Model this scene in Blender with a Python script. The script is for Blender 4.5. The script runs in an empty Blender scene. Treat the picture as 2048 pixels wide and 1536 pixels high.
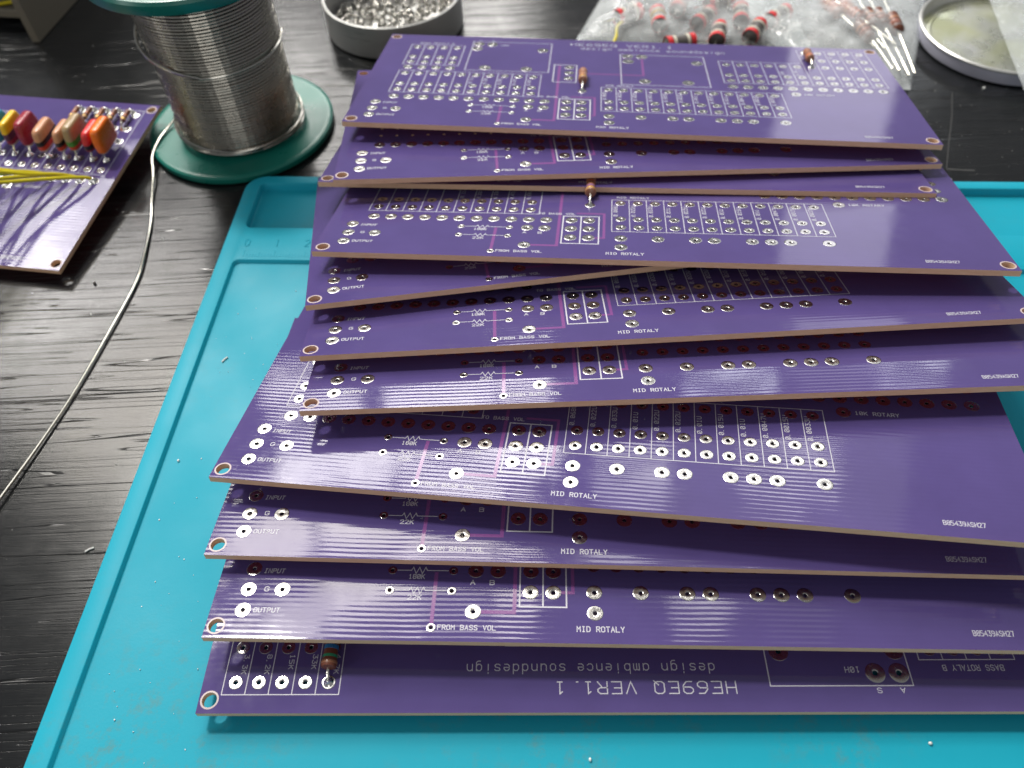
import bpy, bmesh, math, random
from math import sin, cos, pi, radians
from mathutils import Matrix, Vector

# ------------------------------------------------------------------ camera, light, exposure
S = 0.001                       # everything below is written in millimetres
SC = bpy.context.scene
COL = SC.collection
random.seed(7)
ZT = -184.5                     # desk top seen from the camera, mm

cam = bpy.data.cameras.new('camera')
camo = bpy.data.objects.new('camera', cam)
COL.objects.link(camo)
SC.camera = camo
cam.sensor_width = 36
cam.lens = 36 * 1629.3 / 2048
cam.clip_start = 0.005
cam.clip_end = 20
PITCH, ROLL = radians(52.414), radians(2.736)
_r = Vector((1, 0, 0)); _f = Vector((0, cos(PITCH), -sin(PITCH))); _d = _f.cross(_r)
_r2 = cos(ROLL) * _r + sin(ROLL) * _d
_d2 = -sin(ROLL) * _r + cos(ROLL) * _d
camo.matrix_world = Matrix(((_r2.x, -_d2.x, -_f.x, 0), (_r2.y, -_d2.y, -_f.y, 0),
                            (_r2.z, -_d2.z, -_f.z, -ZT * S), (0, 0, 0, 1)))
cam.dof.use_dof = True
cam.dof.focus_distance = 0.192
cam.dof.aperture_fstop = 17

SC.view_settings.view_transform = 'Standard'
SC.view_settings.look = 'None'
SC.view_settings.exposure = 0
SC.view_settings.gamma = 1
SC.render.engine = 'CYCLES'
SC.cycles.max_bounces = 10
SC.cycles.transparent_max_bounces = 16
SC.cycles.caustics_reflective = False
SC.cycles.caustics_refractive = False

W = bpy.data.worlds.new('World')
SC.world = W
W.use_nodes = True
W.node_tree.nodes['Background'].inputs['Color'].default_value = (0.95, 0.96, 1.0, 1)
W.node_tree.nodes['Background'].inputs['Strength'].default_value = 0.21


def area(name, az, el, dist, w, h, radiance, color, shape='RECTANGLE', mottle=None):
    l = bpy.data.lights.new(name, 'AREA')
    l.shape = shape
    l.size = w
    l.size_y = h
    l.color = color
    a = w * h * (pi / 4 if shape in ('ELLIPSE', 'DISK') else 1)
    l.energy = radiance * a * pi
    o = bpy.data.objects.new(name, l)
    COL.objects.link(o)
    d = Vector((sin(radians(az)) * cos(radians(el)), cos(radians(az)) * cos(radians(el)), sin(radians(el))))
    o.location = Vector((0.0, 0.12, 0.03)) + d * dist
    o.rotation_euler = (-d).to_track_quat('-Z', 'Y').to_euler()
    if mottle:
        l.use_nodes = True
        nt = l.node_tree
        em = nt.nodes['Emission']
        geo = nt.nodes.new('ShaderNodeNewGeometry')
        mp = nt.nodes.new('ShaderNodeMapping')
        mp.inputs['Scale'].default_value = mottle[0]
        nz = nt.nodes.new('ShaderNodeTexNoise')
        nz.inputs['Scale'].default_value = 1.0
        nz.inputs['Detail'].default_value = 4
        rp = nt.nodes.new('ShaderNodeMapRange')
        rp.inputs['From Min'].default_value = 0.40
        rp.inputs['From Max'].default_value = 0.60
        rp.inputs['To Min'].default_value = mottle[1]
        rp.inputs['To Max'].default_value = mottle[2]
        nt.links.new(geo.outputs['Parametric'], mp.inputs['Vector'])
        nt.links.new(mp.outputs['Vector'], nz.inputs['Vector'])
        nt.links.new(nz.outputs['Fac'], rp.inputs['Value'])
        nt.links.new(rp.outputs['Result'], em.inputs['Strength'])
    return o


# the window behind the bench: sky seen in patches between foliage and bars, one patch much brighter, and a dimmer side pane
_rw = random.Random(4)
for _j, (_el, _h, _L0) in enumerate(((25.5, 0.17, 16.0), (34.0, 0.15, 14.5), (44.0, 0.17, 17.5), (52.5, 0.15, 15.5))):
    for _i, (_az, _w) in enumerate(((-46, 0.23), (-37, 0.24), (-27.5, 0.25), (-17.5, 0.26), (-7.5, 0.24), (0.5, 0.15))):
        if _j == 0 and _i < 3:
            continue
        if _j == 1 and _i < 3:                      # the sill is higher on this side
            _el, _h, _L0 = 35.3, 0.14, 17.5
        elif _j == 1:
            _el, _h, _L0 = 34.0, 0.16, 17.0
        _L = _L0 * (1.2 if _i >= 4 else 1.0) * _rw.uniform(0.7, 1.2) * (0.55 if (_i, _j) in ((4, 3), (2, 3)) else 1.0)
        area('window_pane_light', _az + _rw.uniform(-.5, .5), _el + _rw.uniform(-.7, .7), 1.6, _w * _rw.uniform(.68, 0.96) * cos(radians(_el)) / cos(radians(36)), _h * _rw.uniform(.75, 1.0), _L,
             (1.0, 0.945, 0.85) if _j > 1 else (1.0, 0.97, 0.93))
area('room_window_light', 178, 26, 1.6, 0.70, 0.85, 1.75, (1.0, 0.97, 0.93))
area('left_window_light', -112, 24, 1.6, 0.26, 0.8, 4.6, (1.0, 0.98, 0.95))
area('sky_patch_light', -38, 55.4, 1.55, 0.23, 0.125, 205.0, (1.0, 0.97, 0.92), 'ELLIPSE')
for _az, _el, _w, _h, _L, _c in ((24, 33.5, .20, .07, 9, (1, .98, .95)), (24, 52.5, .12, .08, 9, (1, .97, .92)), (17.5, 23.2, .19, .06, 9, (.92, .96, 1)), (31, 21.5, .12, .06, 6, (.92, .96, 1)),
                                 (10, 36.5, .16, .09, 8, (1, .98, .95)), (11, 47.5, .15, .08, 7, (1, .97, .92))):
    area('foliage_gap_light', _az, _el, 1.6, _w, _h, _L, _c)
area('bright_wall_light', 21, 40, 1.65, 0.62, 0.72, 0.75, (0.97, 0.96, 0.95))  # added dim lamp standing in for an unseen bright wall, whitens the pads
area('side_pane_light', 25.5, 11, 1.6, 0.20, 0.60, 1.7, (0.95, 0.93, 1.0))


# ------------------------------------------------------------------ materials
def mat(name, color=(0.5, 0.5, 0.5), rough=0.5, metal=0.0, spec=0.5, **kw):
    m = bpy.data.materials.new(name)
    m.use_nodes = True
    b = m.node_tree.nodes['Principled BSDF']
    b.inputs['Base Color'].default_value = (*color, 1)
    b.inputs['Roughness'].default_value = rough
    b.inputs['Metallic'].default_value = metal
    b.inputs['Specular IOR Level'].default_value = spec
    for k, v in kw.items():
        b.inputs[k.replace('_', ' ')].default_value = v
    return m


def nd(m, typ, **props):
    n = m.node_tree.nodes.new(typ)
    for k, v in props.items():
        setattr(n, k, v)
    return n


def lk(m, a, b):
    m.node_tree.links.new(a, b)


def P(m):
    return m.node_tree.nodes['Principled BSDF']


def noise(m, scale, detail=3, vec=None, rough=0.55, mapscale=None, rot=None):
    if mapscale:
        tc = nd(m, 'ShaderNodeTexCoord')
        mp = nd(m, 'ShaderNodeMapping')
        mp.inputs['Scale'].default_value = mapscale
        if rot is not None:
            mp.inputs['Rotation'].default_value = (0, 0, rot)
        lk(m, tc.outputs['Object'], mp.inputs['Vector'])
        vec = mp.outputs['Vector']
    elif vec is None:
        vec = nd(m, 'ShaderNodeTexCoord').outputs['Object']
    n = nd(m, 'ShaderNodeTexNoise')
    n.inputs['Scale'].default_value = scale
    n.inputs['Detail'].default_value = detail
    n.inputs['Roughness'].default_value = rough
    lk(m, vec, n.inputs['Vector'])
    return n.outputs['Fac']


def ramp(m, fac, stops):
    r = nd(m, 'ShaderNodeValToRGB')
    e = r.color_ramp.elements
    while len(e) < len(stops):
        e.new(0.5)
    for i, (p, c) in enumerate(stops):
        e[i].position = p
        e[i].color = (*c, 1) if len(c) == 3 else c
    lk(m, fac, r.inputs['Fac'])
    return r.outputs['Color']


def mrange(m, fac, a, b, c, d):
    r = nd(m, 'ShaderNodeMapRange')
    for k, v in zip(('From Min', 'From Max', 'To Min', 'To Max'), (a, b, c, d)):
        r.inputs[k].default_value = v
    lk(m, fac, r.inputs['Value'])
    return r.outputs['Result']


def math_(m, op, a, b):
    n = nd(m, 'ShaderNodeMath', operation=op)
    for i, v in enumerate((a, b)):
        if isinstance(v, (int, float)):
            n.inputs[i].default_value = v
        else:
            lk(m, v, n.inputs[i])
    return n.outputs['Value']


def bump(m, h, strength, dist, prev=None):
    b = nd(m, 'ShaderNodeBump')
    b.inputs['Strength'].default_value = strength
    b.inputs['Distance'].default_value = dist
    lk(m, h, b.inputs['Height'])
    if prev is not None:
        lk(m, prev, b.inputs['Normal'])
    lk(m, b.outputs['Normal'], P(m).inputs['Normal'])
    return b.outputs['Normal']


# --- solder mask: glossy purple with the faint ripple of the copper under it
M_mask = mat('purple_soldermask', (0.11, 0.06, 0.235), 0.10, 0, 0.5)
lk(M_mask, ramp(M_mask, noise(M_mask, 60, 4), [(0.3, (0.087, 0.065, 0.208)), (0.7, (0.100, 0.075, 0.240))]), P(M_mask).inputs['Base Color'])
lk(M_mask, mrange(M_mask, noise(M_mask, 220, 5), 0.35, 0.7, 0.05, 0.11), P(M_mask).inputs['Roughness'])
_tc = nd(M_mask, 'ShaderNodeTexCoord')
_wv = nd(M_mask, 'ShaderNodeTexWave', bands_direction='Y', wave_profile='SIN')
_wv.inputs['Scale'].default_value = 2 * pi / (20 * 0.00127)
_wv.inputs['Distortion'].default_value = 2.4
_wv.inputs['Detail'].default_value = 2
_wv.inputs['Detail Scale'].default_value = 0.16
lk(M_mask, _tc.outputs['Object'], _wv.inputs['Vector'])
_n1 = noise(M_mask, 1, 2, mapscale=(30, 260, 1))
_msk = mrange(M_mask, noise(M_mask, 28, 2), 0.38, 0.58, 0.15, 1.0)
_sx = nd(M_mask, 'ShaderNodeSeparateXYZ')
lk(M_mask, _tc.outputs['Object'], _sx.inputs[0])
_msk = math_(M_mask, 'MULTIPLY', _msk, mrange(M_mask, _sx.outputs['Y'], 0.058, 0.066, 1.0, 0.12))
_h = math_(M_mask, 'MULTIPLY', math_(M_mask, 'ADD', _wv.outputs['Fac'], math_(M_mask, 'MULTIPLY', _n1, 1.6)), _msk)
_b = bump(M_mask, _h, 1.0, 0.0000165)
bump(M_mask, noise(M_mask, 700, 3), 1.0, 0.0000018, _b)



def translucent(m, fac, col):
    """thin glass-fibre laminate lets a little reddish light through"""
    nt = m.node_tree
    t = nt.nodes.new('ShaderNodeBsdfTranslucent')
    t.inputs['Color'].default_value = (*col, 1)
    x = nt.nodes.new('ShaderNodeMixShader')
    x.inputs['Fac'].default_value = fac
    nt.links.new(P(m).outputs[0], x.inputs[1])
    nt.links.new(t.outputs[0], x.inputs[2])
    nt.links.new(x.outputs[0], nt.nodes['Material Output'].inputs['Surface'])


M_under = M_mask.copy()
M_under.name = 'purple_soldermask_underside'
translucent(M_mask, 0.12, (1.0, 0.36, 0.40))
translucent(M_under, 0.20, (1.0, 0.42, 0.40))
M_edge = mat('fr4_board_edge', (0.36, 0.235, 0.12), 0.6)
lk(M_edge, ramp(M_edge, noise(M_edge, 1, 4, mapscale=(300, 300, 3000)), [(0.3, (0.74, 0.47, 0.28)), (0.7, (0.88, 0.62, 0.40))]), P(M_edge).inputs['Base Color'])
translucent(M_edge, 0.22, (0.95, 0.75, 0.5))
M_silk = mat('white_silkscreen_ink', (0.56, 0.55, 0.61), 0.45)
M_trace = mat('copper_track_under_mask', (0.21, 0.075, 0.25), 0.14)
M_rim = mat('bare_laminate_rim', (0.50, 0.40, 0.40), 0.4)

M_tin = mat('tinned_pad', (0.56, 0.55, 0.53), 0.24, 1.0)
lk(M_tin, mrange(M_tin, noise(M_tin, 900, 4), 0.3, 0.7, 0.12, 0.30), P(M_tin).inputs['Roughness'])
bump(M_tin, noise(M_tin, 700, 3), 0.4, 0.00003)
M_strand = mat('bright_solder_wire', (0.52, 0.51, 0.47), 0.2, 1.0)
M_solder = mat('solder_wire_metal', (0.37, 0.355, 0.315), 0.22, 1.0)
lk(M_solder, mrange(M_solder, noise(M_solder, 400, 3), 0.3, 0.7, 0.22, 0.36), P(M_solder).inputs['Roughness'])
M_lead = mat('tinned_lead', (0.80, 0.78, 0.70), 0.25, 1.0)
M_bead = mat('bright_solder', (0.86, 0.85, 0.82), 0.14, 1.0)
M_shot = mat('dull_solder_shot', (0.42, 0.41, 0.38), 0.16, 1.0)

# --- blue silicone
M_silic = mat('blue_silicone', (0.02, 0.46, 0.62), 0.5, 0, 0.25)
_c1 = ramp(M_silic, noise(M_silic, 9, 4), [(0.3, (0.006, 0.325, 0.445)), (0.7, (0.010, 0.370, 0.500))])
_st = nd(M_silic, 'ShaderNodeMix', data_type='RGBA')
lk(M_silic, _c1, _st.inputs['A'])
_st.inputs['B'].default_value = (0.15, 0.18, 0.10, 1)
_sy = nd(M_silic, 'ShaderNodeSeparateXYZ')
lk(M_silic, nd(M_silic, 'ShaderNodeTexCoord').outputs['Object'], _sy.inputs[0])
_f = math_(M_silic, 'MULTIPLY', mrange(M_silic, _sy.outputs['Y'], -0.16, -0.195, 0.12, 1.0), mrange(M_silic, noise(M_silic, 260, 5, rough=0.7), 0.50, 0.68, 0, 0.62))
_f = math_(M_silic, 'MULTIPLY', _f, mrange(M_silic, noise(M_silic, 22, 3), 0.44, 0.66, 0, 1))
lk(M_silic, _f, _st.inputs['Factor'])
lk(M_silic, _st.outputs['Result'], P(M_silic).inputs['Base Color'])
lk(M_silic, mrange(M_silic, noise(M_silic, 30, 5), 0.3, 0.7, 0.42, 0.6), P(M_silic).inputs['Roughness'])
bump(M_silic, noise(M_silic, 1500, 3), 0.5, 0.00003, bump(M_silic, noise(M_silic, 60, 3), 0.5, 0.0002))

# --- black desk with pressed wood grain
M_desk = mat('black_woodgrain_laminate', (0.012, 0.013, 0.014), 0.3, 0, 0.5)
GY = radians(7)
g1 = noise(M_desk, 1, 1.2, mapscale=(5.5, 230, 1), rot=GY, rough=0.5)
g2 = noise(M_desk, 1, 1.2, mapscale=(8, 400, 1), rot=GY, rough=0.5)
g3 = noise(M_desk, 1, 3, mapscale=(60, 2600, 1), rot=GY)


def groove(f, w):
    d = math_(M_desk, 'ABSOLUTE', math_(M_desk, 'SUBTRACT', f, 0.5), 0)
    return mrange(M_desk, d, 0.0, w, 0.0, 1.0)


gg = math_(M_desk, 'MINIMUM', groove(g1, 0.009), groove(g2, 0.007))
gh = math_(M_desk, 'ADD', gg, math_(M_desk, 'MULTIPLY', g3, 0.25))
_b = bump(M_desk, gh, 0.8, 0.00011)
bump(M_desk, noise(M_desk, 2200, 3), 0.5, 0.00002, _b)
lk(M_desk, ramp(M_desk, gg, [(0.0, (0.003, 0.003, 0.003)), (1.0, (0.008, 0.009, 0.010))]), P(M_desk).inputs['Base Color'])
_rs = mrange(M_desk, noise(M_desk, 40, 6, rough=0.65), 0.35, 0.7, 0.14, 0.23)
lk(M_desk, _rs, P(M_desk).inputs['Roughness'])

M_crumb = mat('frosted_solder', (0.85, 0.85, 0.82), 0.45, 0.25)
M_scratch = mat('scuffed_laminate', (0.05, 0.05, 0.048), 0.5)
M_green = mat('green_reel_plastic', (0.006, 0.15, 0.115), 0.30, 0, 0.5)
lk(M_green, mrange(M_green, noise(M_green, 90, 5), 0.3, 0.7, 0.24, 0.38), P(M_green).inputs['Roughness'])
M_label = mat('lavender_paper_label', (0.62, 0.62, 0.78), 0.35)
M_grey_print = mat('grey_print', (0.16, 0.16, 0.22), 0.5)
M_core = mat('reel_core_plastic', (0.05, 0.06, 0.055), 0.5)
M_can = mat('brushed_tin_can', (0.70, 0.70, 0.68), 0.34, 0.6)
lk(M_can, mrange(M_can, noise(M_can, 1, 5, mapscale=(60, 60, 1500)), 0.3, 0.7, 0.26, 0.45), P(M_can).inputs['Roughness'])
M_lidwall = mat('lavender_grey_lid_wall', (0.52, 0.52, 0.62), 0.38, 0.25)
M_flux = mat('yellowed_flux_film', (0.50, 0.50, 0.36), 0.30, 0.8)
lk(M_flux, ramp(M_flux, noise(M_flux, 45, 4), [(0.38, (0.68, 0.69, 0.64)), (0.62, (0.52, 0.54, 0.34))]), P(M_flux).inputs['Base Color'])
lk(M_flux, mrange(M_flux, noise(M_flux, 70, 4), 0.35, 0.65, 0.2, 0.45), P(M_flux).inputs['Roughness'])
M_beige = mat('beige_organiser_plastic', (0.17, 0.155, 0.12), 0.5)
bump(M_beige, noise(M_beige, 900, 3), 0.4, 0.00004)


def paint(name, c, rough=0.28):
    m = mat(name, c, rough)
    lk(m, mrange(m, noise(m, 500, 3), 0.3, 0.7, rough - 0.06, rough + 0.1), P(m).inputs['Roughness'])
    return m


C_orange = paint('orange_lacquer', (0.85, 0.17, 0.012))
C_red = paint('red_lacquer', (0.62, 0.03, 0.035))
C_vermil = paint('vermilion_lacquer', (0.60, 0.055, 0.015))
C_crims = paint('crimson_lacquer', (0.30, 0.02, 0.04))
C_tan = paint('tan_lacquer', (0.55, 0.27, 0.15))
C_khaki = paint('khaki_lacquer', (0.36, 0.25, 0.13))
C_green = paint('green_lacquer', (0.07, 0.26, 0.03))
C_black = paint('black_lacquer', (0.012, 0.010, 0.010))
C_white = paint('cream_lacquer', (0.62, 0.58, 0.48))
C_yellow = paint('yellow_lacquer', (0.85, 0.52, 0.015))
C_blue = paint('blue_lacquer', (0.05, 0.27, 0.42))
C_purple = paint('dull_purple_lacquer', (0.10, 0.03, 0.06))
C_brown = paint('brown_resistor_body', (0.16, 0.05, 0.028), 0.3)
C_tanres = paint('tan_resistor_body', (0.30, 0.13, 0.07), 0.3)
C_pinkbr = paint('pink_brown_resistor_body', (0.42, 0.17, 0.12), 0.3)
C_grey = paint('dark_grey_sleeve', (0.10, 0.09, 0.085), 0.4)
C_gold = mat('gold_band', (0.75, 0.48, 0.12), 0.35, 0.6)
B_orange = paint('orange_band', (0.55, 0.13, 0.03))
B_blue = paint('blue_band', (0.02, 0.14, 0.33))
B_green = paint('green_band', (0.03, 0.24, 0.12))
B_violet = paint('violet_band', (0.25, 0.12, 0.32))
M_wire = mat('yellow_wire_insulation', (0.62, 0.52, 0.012), 0.3)
M_wireg = mat('yellow_green_wire_insulation', (0.36, 0.48, 0.015), 0.3)
M_ink = mat('black_marker_ink', (0.01, 0.01, 0.012), 0.4)

M_plas = bpy.data.materials.new('clear_polythene')
M_plas.use_nodes = True
_nt = M_plas.node_tree
_pb = _nt.nodes['Principled BSDF']
_pb.inputs['Base Color'].default_value = (0.80, 0.84, 0.85, 1)
_pb.inputs['Roughness'].default_value = 0.12
_pb.inputs['IOR'].default_value = 1.5
_tr = _nt.nodes.new('ShaderNodeBsdfTransparent')
_tr.inputs['Color'].default_value = (0.96, 0.97, 0.97, 1)
_mx = _nt.nodes.new('ShaderNodeMixShader')
_lw = _nt.nodes.new('ShaderNodeLayerWeight')
_lw.inputs['Blend'].default_value = 0.45
_nz = noise(M_plas, 130, 4)
_fac = math_(M_plas, 'ADD', mrange(M_plas, _nz, 0.35, 0.7, 0.08, 0.28), math_(M_plas, 'MULTIPLY', _lw.outputs['Facing'], 0.30))
lk(M_plas, _fac, _mx.inputs['Fac'])
lk(M_plas, _tr.outputs[0], _mx.inputs[1])
lk(M_plas, _pb.outputs[0], _mx.inputs[2])
lk(M_plas, _mx.outputs[0], _nt.nodes['Material Output'].inputs['Surface'])
bump(M_plas, noise(M_plas, 1, 4, mapscale=(60, 25, 40)), 0.7, 0.0014)


M_plas2 = M_plas.copy()
M_plas2.name = 'thin_clear_polythene'
for _n in M_plas2.node_tree.nodes:
    if _n.type == 'MAP_RANGE':
        _n.inputs['To Min'].default_value = 0.03
        _n.inputs['To Max'].default_value = 0.13


# ------------------------------------------------------------------ mesh helpers (mm in, metres out)
class MB:
    """collects vertices and faces in millimetres"""

    def __init__(self):
        self.v = []; self.f = []; self.mi = []; self.cur = 0

    def add(self, vs, fs, mi=None):
        o = len(self.v)
        self.v.extend(vs)
        self.f.extend([tuple(i + o for i in f) for f in fs])
        self.mi.extend([self.cur if mi is None else mi] * len(fs))

    def box(self, x0, x1, y0, y1, z0, z1, b=0.0):
        vs = [(x, y, z) for z in (z0, z1) for x, y in ((x0, y0), (x1, y0), (x1, y1), (x0, y1))]
        if b:
            vs = [(x, y, z) for z, e in ((z0, b), (z0 + b, 0), (z1 - b, 0), (z1, b)) for x, y in ((x0 + e, y0 + e), (x1 - e, y0 + e), (x1 - e, y1 - e), (x0 + e, y1 - e))]
        n = len(vs) // 4
        fs = [(3, 2, 1, 0), tuple(range(4 * n - 4, 4 * n))]
        for k in range(n - 1):
            for i in range(4):
                j = (i + 1) % 4
                fs.append((4 * k + i, 4 * k + j, 4 * k + 4 + j, 4 * k + 4 + i))
        self.add(vs, fs)

    def lathe(self, prof, n=48, axis='z', c=(0, 0, 0), close=False, mis=None):
        vs = []
        for r, h in prof:
            for i in range(n):
                a = 2 * pi * i / n
                if axis == 'z':
                    vs.append((c[0] + r * cos(a), c[1] + r * sin(a), c[2] + h))
                elif axis == 'y':
                    vs.append((c[0] + r * cos(a), c[1] + h, c[2] - r * sin(a)))
                else:
                    vs.append((c[0] + h, c[1] + r * cos(a), c[2] + r * sin(a)))
        k = len(prof)
        o = len(self.v)
        self.v.extend(vs)
        for s in range(k if close else k - 1):
            t = (s + 1) % k
            for i in range(n):
                j = (i + 1) % n
                self.f.append((o + s * n + i, o + s * n + j, o + t * n + j, o + t * n + i))
                self.mi.append(mis[s] if mis else self.cur)

    def disc(self, r, z, n=48, c=(0, 0), up=True):
        vs = [(c[0] + r * cos(2 * pi * i / n), c[1] + r * sin(2 * pi * i / n), z) for i in range(n)]
        self.add(vs, [tuple(range(n)) if up else tuple(range(n - 1, -1, -1))])

    def tube(self, pts, r, n=8, cap=True):
        pts = [Vector(p) for p in pts]
        rs = r if isinstance(r, (list, tuple)) else [r] * len(pts)
        o = len(self.v)
        t = (pts[1] - pts[0]).normalized()
        up = Vector((0, 0, 1)) if abs(t.z) < 0.9 else Vector((1, 0, 0))
        nrm = (up - t * up.dot(t)).normalized()
        for i, p in enumerate(pts):
            a = pts[max(i - 1, 0)]; b = pts[min(i + 1, len(pts) - 1)]
            t = (b - a).normalized()
            nrm = (nrm - t * nrm.dot(t))
            nrm = nrm.normalized() if nrm.length > 1e-6 else t.orthogonal().normalized()
            bi = t.cross(nrm)
            for k in range(n):
                an = 2 * pi * k / n
                q = p + (nrm * cos(an) + bi * sin(an)) * rs[i]
                self.v.append(tuple(q))
        for i in range(len(pts) - 1):
            for k in range(n):
                j = (k + 1) % n
                self.f.append((o + i * n + k, o + i * n + j, o + (i + 1) * n + j, o + (i + 1) * n + k))
                self.mi.append(self.cur)
        if cap:
            self.f.append(tuple(o + k for k in range(n - 1, -1, -1))); self.mi.append(self.cur)
            e = o + (len(pts) - 1) * n
            self.f.append(tuple(e + k for k in range(n))); self.mi.append(self.cur)

    def mesh(self, name, mats, smooth=35):
        me = bpy.data.meshes.new(name)
        me.from_pydata([(x * S, y * S, z * S) for x, y, z in self.v], [], self.f)
        for m in (mats if isinstance(mats, (list, tuple)) else [mats]):
            me.materials.append(m)
        me.polygons.foreach_set('material_index', self.mi)
        if smooth:
            me.polygons.foreach_set('use_smooth', [True] * len(me.polygons))
            me.update()
            me.set_sharp_from_angle(angle=radians(smooth))
        me.update()
        return me

    def build(self, name, mats, parent=None, smooth=35, **kw):
        return link(name, self.mesh(name, mats, smooth), parent, **kw)


def link(name, data, parent=None, loc=None, rotz=None, mtx=None, **props):
    o = bpy.data.objects.new(name, data)
    COL.objects.link(o)
    if parent is not None:
        o.parent = parent
    if loc is not None:
        o.location = [c * S for c in loc]
    if rotz is not None:
        o.rotation_euler = (0, 0, rotz)
    if mtx is not None:
        o.matrix_world = mtx
    for k, v in props.items():
        o[k] = v
    return o


def thing(name, label, category, loc=(0, 0, 0), rotz=0, mtx=None, group=None):
    o = link(name, None, None, loc, rotz, mtx, label=label, category=category)
    o.empty_display_size = 0.005
    if group:
        o['group'] = group
    return o


def tag(o, label, category, group=None):
    o['label'] = label; o['category'] = category
    if group:
        o['group'] = group
    return o


def bez(pts, n=10):
    """Catmull-Rom through the points"""
    pts = [Vector(p) for p in pts]
    q = [2 * pts[0] - pts[1]] + pts + [2 * pts[-1] - pts[-2]]
    out = []
    for i in range(1, len(q) - 2):
        for k in range(n):
            t = k / n
            out.append(0.5 * ((2 * q[i]) + (q[i + 1] - q[i - 1]) * t + (2 * q[i - 1] - 5 * q[i] + 4 * q[i + 1] - q[i + 2]) * t * t + (3 * q[i] - q[i - 1] - 3 * q[i + 1] + q[i + 2]) * t ** 3))
    out.append(pts[-1])
    return out


# ------------------------------------------------------------------ stroke lettering (plotter style, as on the boards)
def _arc(cx, cy, rx, ry, a0, a1, n=8):
    return [(cx + rx * cos(radians(a0 + (a1 - a0) * i / n)), cy + ry * sin(radians(a0 + (a1 - a0) * i / n))) for i in range(n + 1)]


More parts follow.
